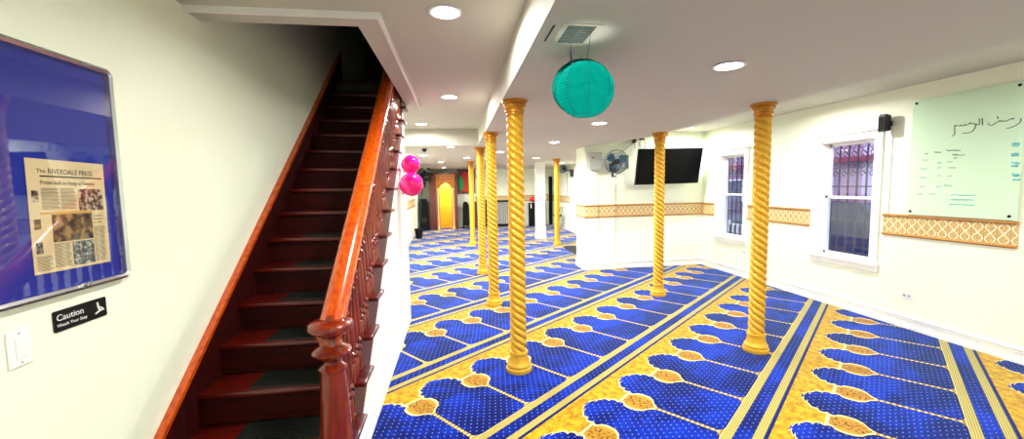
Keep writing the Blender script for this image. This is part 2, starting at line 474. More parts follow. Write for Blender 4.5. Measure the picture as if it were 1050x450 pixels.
# security grilles outside
m_iron = plain('dark_painted_iron', c3(28,26,48), .5)
def grille(y0, y1, z0, z1, label):
    x = XR+T+.07
    g = thing('window_grille', label, 'grille', (x,(y0+y1)/2,z0), 'iron grilles outside the windows')
    for z in (z0, z0+.42, (z0+z1)/2+.12, z1): MB().box((x-.006,y0,z-.008),(x+.006,y1,z+.008)).build('cross_bar', m_iron, g)
    for z in (z0+.01, z1-.03):
        for y in (y0, y1): MB().box((x-.01,y-.01,z),(XR+T-.002,y+.01,z+.02)).build('wall_fixing', m_iron, g)
    k = 8
    for i in range(k):
        y = y0+(y1-y0)*i/(k-1)
        MB().box((x-.008,y-.008,z0),(x+.008,y+.008,z1)).build('bar', m_iron, g)
    for i in range(k-1):
        yc = y0+(y1-y0)*(i+.5)/(k-1)
        for zc in (z1-.16, z1-.42):
            P_ = []
            for sg in (1, -1):
                pts = [(x, yc+sg*(.05-.045*q/9)*math.cos(q*.7)*.9, zc+sg*.05+(.05-.004*q)*math.sin(q*.7)) for q in range(10)]
                P_ += pts[::-1] if sg == 1 else pts
            MB().tube(P_, .005, 5).build('scroll', m_iron, g)
grille(4.12,4.98,.70,2.2, 'dark iron security grille outside the nearer window on the right wall')
grille(6.30,7.12,.70,2.2, 'dark iron security grille outside the farther window, left of the front golden column')

# outside world
m_road = plain('asphalt', c3(70,76,96), .8); m_walk = plain('sidewalk_concrete', c3(150,150,165), .8)
def brick_mat(name, a, b, mortar):
    t = NT(name); co = t.coord(); mp = t.n('ShaderNodeMapping'); mp.inputs['Rotation'].default_value = (PI/2, 0, PI/2); t.t.links.new(co, mp.inputs[0])
    br = t.n('ShaderNodeTexBrick'); br.inputs['Scale'].default_value = 4; br.inputs['Color1'].default_value = a; br.inputs['Color2'].default_value = b; br.inputs['Mortar'].default_value = mortar
    t.t.links.new(mp.outputs[0], br.inputs[0]); t.bsdf(br.outputs[0], .9); return t.m
m_brick = brick_mat('red_brick', c3(170,70,90), c3(150,50,80), c3(190,150,170))
m_lilac = plain('pale_lilac_render', c3(222,200,226), .8, var=.06)
g = MB(); g.box((XR+T,-6,-.3),(30,40,-.12)); struct('ground', g, m_road)
g = MB(); g.box((XR+T,-6,-.12),(7.0,40,-.02)); struct('path', g, m_walk)
bd = thing('brick_building', 'red brick building across the street seen through the right wall windows', 'building', (13,12,-.12))
MB().box((13,8.9,-.12),(16,24,6)).build('brick_wall', m_brick, bd)
MB().box((12.96,3,-.12),(16,11.4,6)).build('rendered_wall', m_lilac, bd)
mdw = plain('dark_window_glass', c3(40,44,80), .15)
for y in (4.2,6.2,8.2,12.4,14.6,16.8,19.0):
    for z in (.5, 2.9):
        fr = MB().box((12.9,y,z),(12.99,y+1.0,z+1.3)).build('window_frame', m_trim, bd)
        MB().box((12.88,y+.08,z+.08),(12.9,y+.92,z+1.22)).build('pane', mdw, fr)
MB().box((12.6,9.6,2.25),(12.96,24,2.42)).build('cornice', plain('cornice_paint', c3(150,40,70), .6), bd)
# parked car
m_carp = plain('dark_blue_car_paint', c3(26,34,84), .2, .3)
def car(y, x, label, mat):
    cr = thing('parked_car', label, 'car', (x,y,-.12), 'cars parked outside')
    prof = [(-2.1,.28),(-2.1,.62),(-1.95,.78),(-1.2,.86),(-.65,1.34),(.75,1.38),(1.35,.95),(2.0,.88),(2.15,.6),(2.15,.28)]
    MB().prism([(y+a,b-.12) for a, b in prof], x-.85, x+.85, 'x').build('car_body', mat, cr, smooth=True)
    MB().prism([(y-1.02,.78),(y-.6,1.16),(y+.7,1.2),(y+1.15,.82)], x-.87, x+.87, 'x').build('side_windows', mdw, cr)
    for a in (-1.35, 1.35):
        for sx in (-1, 1):
            wh = MB().lathe([(.1,-.09),(.3,-.09),(.32,-.06),(.32,.06),(.3,.09),(.1,.09)], (x+sx*.8,y+a,.2), 20, 'x').build('wheel', m_blackm, cr, smooth=True)
            MB().lathe([(.02,-.1),(.19,-.1),(.19,.1),(.02,.1)], (x+sx*.8,y+a,.2), 14, 'x').build('hub', m_alu, wh)
    MB().box((x-.7,y-2.13,.42),(x-.4,y-2.09,.54)).build('headlight', m_white, cr)
car(7.4, 8.5, 'dark blue car parked outside the nearer window', m_carp)
car(13.2, 8.6, 'grey car parked outside the farther window', plain('grey_car_paint', c3(90,96,110), .2, .3))
fn = thing('railing', 'low white railing outside the farther window', 'railing', (6.0,8.4,-.02))
MB().box((5.98,7.3,.72),(6.02,9.6,.76)).build('top_rail', m_white, fn)
MB().box((5.98,7.3,.12),(6.02,9.6,.15)).build('bottom_rail', m_white, fn)
for i in range(16): MB().box((5.985,7.32+i*.15,-.02),(6.015,7.35+i*.15,.72)).build('baluster', m_white, fn)

# ------------------------------------------------------------------ golden columns
def column_shaft():
    bm = bmesh.new(); seg = 48; z0, z1 = .18, 2.262; n = 300; R0, a, lead, strands = .0575, .0165, .264, 4
    rings = []
    for j in range(n+1):
        z = z0+(z1-z0)*j/n; ring = []
        for i in range(seg):
            th = 2*PI*i/seg; ph = strands*(th+2*PI*z/lead)
            r = R0+a*abs(math.sin(ph/2))**.7
            ring.append(bm.verts.new((r*math.cos(th), r*math.sin(th), z)))
        rings.append(ring)
    for A, B in zip(rings, rings[1:]):
        for i in range(seg): bm.faces.new((A[i], A[(i+1)%seg], B[(i+1)%seg], B[i]))
    return bm
COLS = [
 (.52,3.49,'golden rope-twist column nearest the camera in the left row, standing on a blue prayer cell','row'),
 (.49,5.55,'second golden twisted column from the camera in the left row under the ceiling beam','row'),
 (.47,7.60,'third golden twisted column from the camera, partly hidden behind the second in the left row','row'),
 (.45,11.6,'slim distant pale golden column beside the red and green hanging, farthest of the left row','row'),
 (2.935,5.55,'golden twisted column standing in front of the wall mounted television','right'),
 (2.88,3.50,'thick golden twisted column standing between the two windows on the right','right'),
 (2.76,10.9,'far golden twisted column beside the square white post','far')]
ct = thing('golden_column', COLS[0][2], 'column', (0,0,0), 'golden twisted columns')
b = MB(); b.lathe([(.114,0),(.117,.018),(.114,.034),(.106,.038),(.104,.046),(.107,.056),(.104,.068),(.095,.078),(.086,.10),(.080,.13),(.078,.155),(.083,.16),(.084,.172),(.079,.182),(.06,.186)])
b.build('base', m_gold, ct, smooth=True)
sh = MB(); sh.bm.free(); sh.bm = column_shaft(); sh.build('shaft', m_gold, ct, smooth=True)
b = MB(); b.lathe([(.06,2.240),(.074,2.244),(.077,2.254),(.073,2.262),(.073,2.272),(.083,2.276),(.086,2.286),(.083,2.296),(.079,2.300),(.082,2.312),(.092,2.324),(.098,2.328),(.098,2.340),(.092,2.342),(.101,2.348),(.112,2.354),(.112,LZ-.0005)])
b.build('capital', m_goldcap, ct, smooth=True)
for i, (x, y, lab, g_) in enumerate(COLS):
    if i == 0: ct.location = (x,y,0); continue
    dup(ct, (x,y,0), lab)
wc = thing('white_post', 'square white painted post standing in the far part of the room', 'column', (2.6,12.4,0))
MB().box((2.46,12.26,0),(2.74,12.54,LZ), .01).build('shaft', m_trim, wc)
MB().box((2.445,12.245,0),(2.755,12.555,.14), .008).build('plinth', m_trim, wc)

# ------------------------------------------------------------------ staircase
rise, run, Y3, z3 = .1845, .2275, 2.313, .5535
Yn = lambda n: Y3+(n-3)*run
SX0, SX1 = -1.415, -.615
st = thing('staircase', 'glossy dark mahogany staircase rising along the left wall into a dark opening', 'staircase', (-1.0,Yn(1),0))
slope = rise/run
for n in range(1, 16):
    y, z = Yn(n), rise*n
    t_ = MB().box((SX0,y,z-.032),(SX1+.012,y+run+.03,z), .010)
    t_.box((SX1+.012,y-.0,z-.030),(SX1+.078,y+run+.012,z), .009)
    t_.build('tread', m_mah, st, smooth=True)
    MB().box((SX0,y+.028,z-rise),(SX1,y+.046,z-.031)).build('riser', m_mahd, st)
# outer stringer: sawtooth top, straight bottom
poly = []
for n in range(1, 16):
    poly += [(Yn(n)+.03, rise*(n-1) if n > 1 else 0), (Yn(n)+.03, rise*n-.031)]
poly += [(5.02, rise*15-.031), (5.02, rise*15-.46), (Yn(1)+.35, 0.0)]
MB().prism(poly, SX1-.018, SX1+.004, 'x').build('outer_stringer', m_string, st)
# wall stringer with orange cap moulding
yA, yB = Yn(1)-.1, 5.6
zz = lambda y: z3+(y-Y3)*slope
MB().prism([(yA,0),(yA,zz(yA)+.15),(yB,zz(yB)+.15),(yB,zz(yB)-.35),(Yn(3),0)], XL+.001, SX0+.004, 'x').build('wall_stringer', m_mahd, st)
MB().prism([(yA,zz(yA)+.15),(yA,zz(yA)+.18),(yB,zz(yB)+.18),(yB,zz(yB)+.15)], XL+.001, SX0+.014, 'x').build('stringer_cap', m_rail, st)
# newel
NY, NX = 2.0, -.615
nprof = [(.072,0),(.072,.10),(.064,.115),(.062,.13),(.070,.16),(.071,.30),(.068,.45),(.060,.62),(.054,.69),(.052,.715),(.060,.722),(.061,.735),(.050,.745),
         (.038,.755),(.037,.77),(.048,.782),(.070,.797),(.083,.808),(.085,.816),(.076,.828),(.050,.845),(.040,.86),(.040,.885),(.055,.90),(.078,.912),(.094,.925),(.097,.938),(.093,.952),(.078,.962),(.045,.968),(.02,.970),(.001,.971)]
nz0 = rise*1
nw = MB().lathe([(r*1.07,h+nz0-.125) for r, h in nprof if h > .02] , (NX,NY,0), 32).build('newel_post', m_newel, st, smooth=True)
MB().lathe([(.022,0),(.02,.012),(.001,.018)], (NX,NY,nz0+.845), 14).build('rosette', m_newel, nw, smooth=True)
# handrail
def rail(y0, y1, dz):
    prof = [(x_*1.28, z_*1.15) for x_, z_ in ((-.034,-.034),(.034,-.034),(.036,-.012),(.046,0),(.046,.016),(.036,.034),(.014,.044),(-.014,.044),(-.036,.034),(-.046,.016),(-.046,0),(-.036,-.012))]
    m = MB(); A = []; B = []
    for x, z in prof:
        A.append(m.bm.verts.new((NX+x, y0, zz(y0)+dz+z*1.25))); B.append(m.bm.verts.new((NX+x, y1, zz(y1)+dz+z*1.25)))
    k = len(prof)
    for i in range(k): m.bm.faces.new((A[i],A[(i+1)%k],B[(i+1)%k],B[i]))
    m.bm.faces.new(A); m.bm.faces.new(list(reversed(B)))
    return m
RD = .675
rail(NY-.03, 5.0, RD).build('handrail', m_rail, st, smooth=True)
# balusters: two per tread
bp = [(.019,0),(.019,.07),(.013,.078),(.023,.090),(.023,.098),(.013,.108),(.013,.114),(.023,.126),(.013,.138),(.020,.152),(.022,.18),(.018,.23),(.012,.33),(.011,.36),(.019,.372),(.011,.384),(.019,.396),(.012,.41),(.014,.45),(.016,.52)]
for n in range(2, 15):
    for q in (.030, .106, .182):
        y = Yn(n)+q
        if y < NY+.1 or y > 4.98: continue
        top = zz(y)+RD-.03; hgt = top-rise*n; f_ = hgt/.52
        MB().lathe([(r*1.05,h*f_) for r, h in bp], (NX,y,rise*n-.002), 12).build('baluster', m_newel, st, smooth=True)
# white spandrel wall below
sp_poly = [(Yn(1)+.34,0),(5.02,0),(5.02,rise*15-.44)]
w = MB(); w.prism(sp_poly, -.70, -.622, 'x'); w.prism([(5.02,0),(5.02,2.66),(5.10,2.66),(5.10,0)], -.70, -.60, 'x'); struct('wall_spandrel', w, m_trim)
struct('baseboard_spandrel', MB().sweep([(-.622,5.02),(-.622,Yn(1)+.55)][::-1][::-1], [(-d_,z_) for d_, z_ in bb] if False else bb), m_trim)
# tread mats
mat_lab = {1:'lowest visible',2:'second',3:'third',4:'fourth',5:'fifth',6:'sixth',7:'seventh'}
for n in range(1, 8):
    y, z = Yn(n), rise*n
    x0, x1 = -1.17, -.72
    m = thing('stair_mat', 'black rubber mat lying on the %s stair tread counting up from the bottom' % mat_lab[n].replace('lowest visible','first'), 'stair mat', ((x0+x1)/2,y+.13,z), 'rubber mats on the stair treads')
    MB().box((x0,y+.028,z+.0005),(x1,y+run+.012,z+.006), .002).build('mat_base', m_rubber, m)
    rb = MB()
    for i in range(9): rb.box((x0+.015,y+.038+i*.0225,z+.006),(x1-.015,y+.046+i*.0225,z+.0085))
    rb.build('grip_ribs', m_rubber, m)

# ------------------------------------------------------------------ balloons on the balusters
bl = None
for (x, y, z, r, lab) in ((-.50,4.74,1.915,.108,'smaller bright pink balloon, upper one tied beside the stair balusters'),(-.485,4.60,1.690,.130,'larger bright pink balloon hanging below the smaller one by the stair balusters')):
    t_ = thing('balloon', lab, 'balloon', (x,y,z-r), 'pink balloons')
    m = MB().sphere((x,y,z), r, 28, 18)
    for v in m.bm.verts:
        dz = (v.co.z-z)/r
        if z > 1.8 and dz < 0: v.co.x = x+(v.co.x-x)*(1+.12*dz); v.co.y = y+(v.co.y-y)*(1+.12*dz)
    m.build('balloon_skin', m_pink, t_, smooth=True)
    MB().lathe([(.004,0),(.012,-.006),(.006,-.012),(.014,-.024),(.002,-.024)], (x-r*.72,y,z-r*.68), 10).build('knot', m_pink, t_, smooth=True)
tag(MB().tube([(-.615,4.535,1.80),(-.62,4.52,1.81),(-.622,4.5,1.83)], .004, 6).build('ribbon', m_pink, loc=(-.57,4.55,1.8)), 'short pink ribbon tying the pink balloons to a stair baluster', 'ribbon')

# ------------------------------------------------------------------ left wall: notice case, newspaper, sign, switch
FX = XL
fy0, fy1, fz0, fz1 = .98, 1.952, 1.288, 2.160
case = thing('notice_case', 'blue felt notice case with aluminium frame hanging on the left wall', 'notice board', (FX,(fy0+fy1)/2,fz0))
def rrect(a0, a1, b0, b1, r, n=6):
    P = []
    for cx_, cy_, s0 in ((a1-r,b1-r,0),(a0+r,b1-r,90),(a0+r,b0+r,180),(a1-r,b0+r,270)):
        for i in range(n+1): a = math.radians(s0+90*i/n); P.append((cx_+r*math.cos(a), cy_+r*math.sin(a)))
    return P
m = MB(); out = rrect(fy0,fy1,fz0,fz1,.03); inn = rrect(fy0+.02,fy1-.02,fz0+.02,fz1-.02,.012)
xs = [FX+.001, FX+.028, FX+.034, FX+.028]
R0 = [m.bm.verts.new((xs[0],y,z)) for y, z in out]; R1 = [m.bm.verts.new((xs[1],y,z)) for y, z in out]
mid = [((a[0]+b_[0])/2, (a[1]+b_[1])/2) for a, b_ in zip(out, inn)]
R2 = [m.bm.verts.new((xs[2],y,z)) for y, z in mid]; R3 = [m.bm.verts.new((xs[3],y,z)) for y, z in inn]; R4 = [m.bm.verts.new((xs[0],y,z)) for y, z in inn]
for A, B in ((R0,R1),(R1,R2),(R2,R3),(R3,R4)):
    k = len(A)
    for i in range(k): m.bm.faces.new((A[i],A[(i+1)%k],B[(i+1)%k],B[i]))
m.build('frame', m_alu, case, smooth=True)
MB().box((FX+.001,fy0+.015,fz0+.015),(FX+.008,fy1-.015,fz1-.015)).build('felt_backing', m_blue, case)
MB().box((FX+.024,fy0+.015,fz0+.015),(FX+.0265,fy1-.015,fz1-.015)).build('glass_pane', m_glassc, case)
MB().box((FX+.026,1.705,fz0+.008),(FX+.040,1.745,fz0+.026), .004).lathe([(.006,0),(.006,.012),(.002,.013)], (FX+.036,1.725,fz0+.018), 14, 'x').build('latch', m_alu, case)
# text matrix on the left wall: text x -> +Y, text y -> +Z, normal -> +X
def ML(x, y, z, tilt=0): return Matrix.Translation((x,y,z)) @ Matrix.Rotation(tilt, 4, 'X') @ Matrix(((0,0,1,0),(1,0,0,0),(0,1,0,0),(0,0,0,1)))
m_paper = plain('newsprint', c3(226,206,158), .9, var=.05, scale=20); m_ink = plain('newsprint_ink', c3(46,42,40), .9)
tl = math.radians(-1.2)
npx = FX+.010
news = thing('newspaper', 'yellowed newspaper front page pinned inside the blue notice case', 'newspaper', (npx,1.57,1.375))
def NB(y0, z0, y1, z1, x=.0012, name=None, mat=None, th=.0006):    # boxes on the page in page coordinates
    mb = MB().box((x,y0,z0),(x+th,y1,z1)); mb.xf(Matrix.Translation((npx,1.57,1.375)) @ Matrix.Rotation(tl, 4, 'X')); return mb.build(name, mat, news)
PW, PH = .305, .400
NB(0,0,PW,PH,0,'page',m_paper,.0011)
def NT_(txt, y, z, size, name, sx=1): text(name, txt, size, m_ink, news, Matrix.Translation((npx,1.57,1.375)) @ Matrix.Rotation(tl, 4, 'X') @ ML(.0014,y,z), .0002, 'LEFT', sx)
NT_('The', .035,.352,.020,'masthead_text'); NT_('RIVERDALE PRESS', .075,.350,.0265,'masthead_text',.86)
NT_('Protest leads to change at Fieldston', .045,.312,.0205,'headline_text',.72)
def photo_mat(name, cols, scale):
    t = NT(name); co = t.coord(); v = t.n('ShaderNodeTexNoise'); v.inputs['Scale'].default_value = scale; v.inputs['Detail'].default_value = 4
    t.t.links.new(co, v.inputs[0]); r = t.n('ShaderNodeValToRGB'); t.t.links.new(v.outputs[0], r.inputs[0])
    e = r.color_ramp.elements; e[0].position = .36; e[0].color = cols[0]; e[1].position = .62; e[1].color = cols[-1]
    for i, cc in enumerate(cols[1:-1]):
        q = e.new(.36+.26*(i+1)/(len(cols)-1)); q.color = cc
    t.bsdf(r.outputs[0], .7); return t.m
ph1 = photo_mat('printed_photo_brown', [c3(30,34,40),c3(100,80,50),c3(170,140,90)], 34)
ph2 = photo_mat('printed_photo_crowd', [c3(24,34,50),c3(120,84,50),c3(200,190,170)], 60)
ph3 = photo_mat('printed_photo_street', [c3(40,46,50),c3(90,100,100),c3(190,186,160)], 80)
NB(.185,.215,.290,.298,.0012,'printed_photo',ph2); NB(.075,.105,.235,.205,.0012,'printed_photo',ph1); NB(.145,.010,.235,.100,.0012,'printed_photo',ph3)
NB(.035,.2065,.24,.213,.0012,'orange_caption_rule',plain('orange_rule', c3(226,170,60), .8))
NB(.045,.338,.292,.343,.0012,'masthead_rule',m_ink)
NB(.012,.25,.035,.29,.0012,'printed_photo',ph2); NB(.012,.155,.035,.19,.0012,'printed_photo',ph1); NB(.012,.07,.035,.11,.0012,'printed_photo',ph3)
lines = MB(); Mx = Matrix.Translation((npx,1.57,1.375)) @ Matrix.Rotation(tl, 4, 'X')
for (a0, a1, b0, b1) in ((.045,.110,.222,.298),(.115,.178,.222,.298),(.240,.292,.012,.150),(.075,.140,.012,.098),(.012,.068,.012,.06)):
    z = b1
    while z > b0:
        lines.box((.0012,a0,z-.0016),(.0016,a1-random.random()*.012,z)); z -= .0048
lines.xf(Mx); lines.build('text_columns', m_ink, news)
NT_('Campers', .243,.190,.011,'side_heading_text'); NT_('head back', .243,.177,.010,'side_heading_text'); NT_('to camp', .243,.164,.010,'side_heading_text')
# caution sign
m_signb = plain('sign_black', c3(14,14,15), .35); m_signw = plain('sign_white', c3(236,236,230), .5)
sg = thing('caution_sign', 'small black caution sign with white lettering under the notice case', 'sign', (FX,1.62,1.155))
MB().prism(rrect(1.622,1.842,1.153,1.230,.006), FX+.001, FX+.005, 'x').build('plate', m_signb, sg)
text('caution_lettering', 'Caution', .032, m_signw, sg, ML(FX+.0054,1.632,1.193), .0004, 'LEFT', 1.05)
text('warning_lettering', 'Watch Your Step', .0165, m_signw, sg, ML(FX+.0054,1.632,1.170), .0004, 'LEFT', 1.02)
ic = MB()
ic.tube([(FX+.0056,1.800,1.216),(FX+.0056,1.803,1.196),(FX+.0056,1.808,1.183)], .004, 6)
ic.tube([(FX+.0056,1.806,1.196),(FX+.0056,1.818,1.190),(FX+.0056,1.826,1.180)], .003, 6)
ic.tube([(FX+.0056,1.788,1.172),(FX+.0056,1.806,1.180),(FX+.0056,1.818,1.182)], .0035, 6)
ic.build('falling_person_pictogram', m_signw, sg)
sw = thing('light_switch', 'white rocker light switch plate on the left wall below the notice case', 'light switch', (FX,1.5,1.09))
MB().box((FX+.001,1.466,1.088),(FX+.007,1.540,1.208), .003).build('wall_plate', m_white, sw)
MB().box((FX+.007,1.487,1.115),(FX+.011,1.520,1.180), .0015).build('rocker', m_white, sw)
for z in (1.100, 1.197): MB().lathe([(.003,0),(.003,.0015),(.001,.002)], (FX+.007,1.503,z), 10, 'x').build('screw', m_grey, sw)

# ------------------------------------------------------------------ right wall: glass board, speaker, outlets
m_wb = NT('green_glass_board'); m_wb.bsdf(c3(206,236,204), .15, 0, None); m_wb = m_wb.m
wbY0, wbY1, wbZ0, wbZ1 = 2.915, 3.80, 1.268, 2.49
wb = thing('glass_board', 'pale green glass writing board with handwritten notes on the right wall', 'writing board', (XR,3.36,wbZ0))
MB().box((XR-.026,wbY0,wbZ0),(XR-.020,wbY1,wbZ1), .001).build('glass_panel', m_wb, wb)
for y in (2.965, 3.765):
    for z in (1.305, 2.455):
        MB().lathe([(.006,-.020),(.011,-.020),(.011,0),(.006,0)], (XR,y,z), 16, 'x').build('standoff', m_alu, wb)
        MB().lathe([(.004,-.036),(.011,-.034),(.012,-.026),(.004,-.026)], (XR,y,z), 16, 'x').build('bolt_cap', m_blackm, wb, smooth=True)
m_mk = plain('black_marker', c3(36,50,40), .7); m_mb = plain('blue_marker', c3(84,196,206), .7); m_mf = plain('faint_marker', c3(130,190,180), .7); m_mfd = plain('grey_marker', c3(84,120,110), .7)
WX = XR-.0268
# board px helper: image y-axis position on the board in (Y,z) from measured pixel positions
def ray(u, v): return Fv+Rv*((u-525)/414.57)-Uv*((v-225)/414.57)
def on_x(u, v, X):
    d = ray(u, v); t_ = X/d.x; return (X, d.y*t_, H+d.z*t_)
def on_y(u, v, Y):
    d = ray(u, v); t_ = Y/d.y; return (d.x*t_, Y, H+d.z*t_)
def stroke(mb, pts, r): mb.tube([on_x(u, v, WX) for u, v in pts], r, 5)
q = lambda P: [(960+a/11.25, 100+b/11.25) for a, b in P]
ar = MB()
for P in (
  [(180,448),(215,420),(212,380),(208,340),(222,316),(240,324),(222,332),(212,326)],
  [(240,324),(275,326),(283,312),(292,326),(318,326),(330,306),(342,322),(368,310),(396,286),(410,296),(385,300)],
  [(410,296),(424,306),(446,300),(452,318),(448,352),(420,386),(370,408),(300,412)],
  [(452,310),(462,302),(470,314),(500,312),(494,240)],
  [(534,318),(530,236)],
  [(600,290),(604,312),(630,322),(660,312),(686,290),(720,276),(735,262),(750,278),(764,262),(780,276),(800,274)],
  [(714,246),(706,214)],
  [(800,274),(830,262),(860,246),(905,238),(878,256)],
  [(972,240),(980,262),(962,292),(920,320),(870,344),(810,356)]):
    stroke(ar, q(P), .0032)
ar.build('arabic_lettering', m_mk, wb)
def scrib(name, rows_, mat, r, amp=.9):
    mb = MB(); rnd = random.Random(name)
    for (x0, x1, y) in rows_:
        pts = []; x = x0
        while x < x1:
            pts.append((x, y+(x-x0)*.02+rnd.uniform(-amp, amp))); x += rnd.uniform(.5, .9)
        if len(pts) > 1: stroke(mb, pts, r)
    mb.build(name, mat, wb)
scrib('blue_notes', [(1037.5,1046,147),(1037.5,1046,149),(1037,1045,157.5),(1037,1045.5,159),(1037,1046,167),(1037,1045,170),(1038,1045,178),(1038,1046,180),(1038.5,1047,184)], m_mb, .0042, 1.2)
scrib('lower_blue_notes', [(975,1001,200),(974,998,204.5),(973,1000,209.5)], m_mb, .0026, .7)
scrib('grey_notes', [(948,952,157.5),(958,965,156),(970,985,154),(976,990,158.5),(978,982,162)], m_mfd, .0026, .8)
scrib('faint_notes', [(944,952,164),(961,966,167),(971,977,165.5),(961,965,172),(972,980,172),(944,951,173),(971,976,180),(961,965,180),(943,950,182),(968,976,190),(960,966,191),(943,949,191),(953,960,199),(940,946,199)], m_mf, .0026, .8)

sk = thing('wall_speaker', 'small black loudspeaker mounted above the right corner of the nearer window', 'speaker', (XR,4.05,2.19))
MB().prism([(4.80,2.20),(4.82,2.19),(4.885,2.205),(4.885,2.375),(4.82,2.39),(4.80,2.37)], 4.0, 4.07, 'y').build('cabinet', m_black, sk)
MB().prism([(4.797,2.21),(4.7999,2.208),(4.7999,2.36),(4.797,2.36)], 4.006, 4.064, 'y').build('grille_cloth', m_blackm, sk)
MB().box((4.885,4.02,2.26),(XR-.0,4.06,2.31)).build('wall_bracket', m_black, sk)
tag(MB().box((XR-.012,4.005,1.27),(XR,4.02,2.26)).build('cable_conduit', m_trim, loc=(XR,4.01,1.27)), 'thin white cable cover running down the wall below the small black speaker', 'cable')
def outlet(loc, lab, face='x'):
    x, y, z = loc
    o = thing('wall_outlet', lab, 'outlet', loc, 'electrical outlets')
    if face == 'x':
        MB().box((x-.006,y-.058,z-.036),(x,y+.058,z+.036), .002).build('wall_plate', m_white, o)
        for s_ in (-1, 1): MB().box((x-.0075,y+s_*.024-.014,z-.013),(x-.006,y+s_*.024+.014,z+.013)).build('socket', m_grey, o)
    else:
        MB().box((x-.036,y-.006,z-.058),(x+.036,y,z+.058), .002).build('wall_plate', m_white, o)
        for s_ in (-1, 1): MB().box((x-.013,y-.0075,z+s_*.024-.014),(x+.013,y-.006,z+s_*.024+.014)).build('socket', m_grey, o)
outlet((XR,3.763,.365), 'white outlet low on the right wall below the glass board')
outlet((XR,6.33,.44), 'white outlet low on the right wall below the farther window')
outlet((3.95,7.555,.40), 'white outlet low on the wall under the television', 'y')

# ------------------------------------------------------------------ television wall
tv = thing('television', 'large black flat television tilted forward high on the corner wall', 'television', (4.0,7.3,1.63))
ML_ = Matrix.Translation((4.0,7.20,1.972)) @ Matrix.Rotation(math.radians(3), 4, 'Z') @ Matrix.Rotation(math.radians(13), 4, 'X') @ Matrix.Rotation(math.radians(-.9), 4, 'Y')
MB().box((-.660,-.004,-.338),(.660,.036,.338), .004).xf(ML_).build('casing', m_black, tv)
MB().box((-.650,-.0055,-.325),(.650,-.004,.330)).xf(ML_).build('screen', m_screen, tv)
MB().box((-.2,.036,-.15),(.2,.07,.15)).xf(ML_).box((3.93,7.28,1.92),(4.07,7.555,2.04)).build('wall_mount', m_grey, tv)
cb = thing('cable_bracket', 'small black bracket with hanging cables above the left part of the television', 'bracket', (3.52,7.5,2.36))
MB().box((3.42,7.40,2.44),(3.435,7.55,2.52)).box((3.50,7.40,2.49),(3.60,7.42,2.52)).box((3.50,7.42,2.50),(3.515,7.55,2.51)).build('clamp', m_black, cb)
cl = MB()
for x0, dx in ((3.42,-.02),(3.47,.03),(3.53,-.02),(3.59,.04)): cl.tube([(x0,7.42,2.5),(x0+dx,7.41,2.42),(x0+dx*.4,7.4,2.33)], .005, 6)
cl.build('cables', m_black, cb)
tag(MB().tube([(3.10,7.50,2.22),(3.25,7.52,2.31),(3.42,7.52,2.44)], .006, 6).build('cable', m_grey, loc=(3.1,7.5,2.22)), 'thin grey cable slanting from the wall fan up to the bracket above the television', 'cable')
# wall fan
m_blade = plain('blue_fan_blade', c3(90,140,180), .3); m_cage = plain('dark_wire', c3(110,130,140), .4, .5)
def wallfan(cx_, cy_, cz_, lab, R=.225):
    f = thing('wall_fan', lab, 'fan', (cx_,cy_,cz_-R), 'wall fans')
    cg = MB()
    for rr_, yy in ((R,0),(R*.97,-.04),(R*.97,.04),(R*.7,-.065),(R*.4,-.075)):
        cg.tube([(cx_+rr_*math.cos(a*PI/16), cy_+yy, cz_+rr_*math.sin(a*PI/16)) for a in range(33)], .0035, 5)
    for i in range(28):
        a = 2*PI*i/28; ca, sa = math.cos(a), math.sin(a)
        cg.tube([(cx_+r_*ca, cy_+y_, cz_+r_*sa) for r_, y_ in ((.05,-.075),(R*.7,-.065),(R*.97,-.04),(R,0),(R*.97,.04),(.06,.07))], .0018, 4)
    cg.build('cage', m_cage, f)
    for k in range(3):
        b_ = MB(); a0 = k*2*PI/3+.4
        n_ = 7; top = []; bot = []
        for i in range(n_):
            for j, rr_ in enumerate((.045, .11, R*.85)):
                pass
        rows_ = []
        for rr_, wd in ((.04,.30),(.09,.50),(.14,.55),(R*.80,.45),(R*.86,.25)):
            rows_.append([b_.bm.verts.new((cx_+rr_*math.cos(a0+wd*(i/4-.5)*2), cy_+.03*(i/4-.5), cz_+rr_*math.sin(a0+wd*(i/4-.5)*2))) for i in range(5)])
        for A, B in zip(rows_, rows_[1:]):
            for i in range(4): b_.bm.faces.new((A[i],A[i+1],B[i+1],B[i]))
        bmesh.ops.solidify(b_.bm, geom=b_.bm.faces[:], thickness=.003)
        b_.build('blade', m_blade, f, smooth=True)
    MB().lathe([(.02,-.082),(.045,-.08),(.05,-.07),(.05,0),(.03,.01)], (cx_,cy_,cz_), 20, 'y').build('hub', m_black, f, smooth=True)
    MB().lathe([(.04,.05),(.045,.06),(.04,.13),(.03,.14)], (cx_,cy_,cz_), 20, 'y').build('motor', m_black, f, smooth=True)
    MB().box((cx_-.075,cy_-.03,cz_-R-.06),(cx_-.005,cy_+.06,cz_-.12), .008).build('control_box', m_black, f)
    MB().box((cx_-.06,cy_-.033,cz_-R-.04),(cx_-.02,cy_-.03,cz_-R+.02)).build('control_panel', m_white, f)
    return f
fan = wallfan(3.005, 7.32, 2.075, 'blue bladed wall fan with round wire cage left of the television')
MB().tube([(2.96,7.40,1.93),(2.98,7.46,1.96),(3.0,7.52,1.98)], .016, 8).box((2.95,7.50,1.90),(3.05,7.53,2.06)).build('wall_arm', m_black, fan)
gb = thing('junction_box', 'grey metal box on the wall between the fan and the television', 'box', (3.24,7.5,1.95))
MB().box((3.16,7.47,1.95),(3.32,7.555,2.22), .006).build('box_body', m_grey, gb)
MB().box((3.175,7.465,1.965),(3.305,7.47,2.205)).build('cover', m_alu, gb)
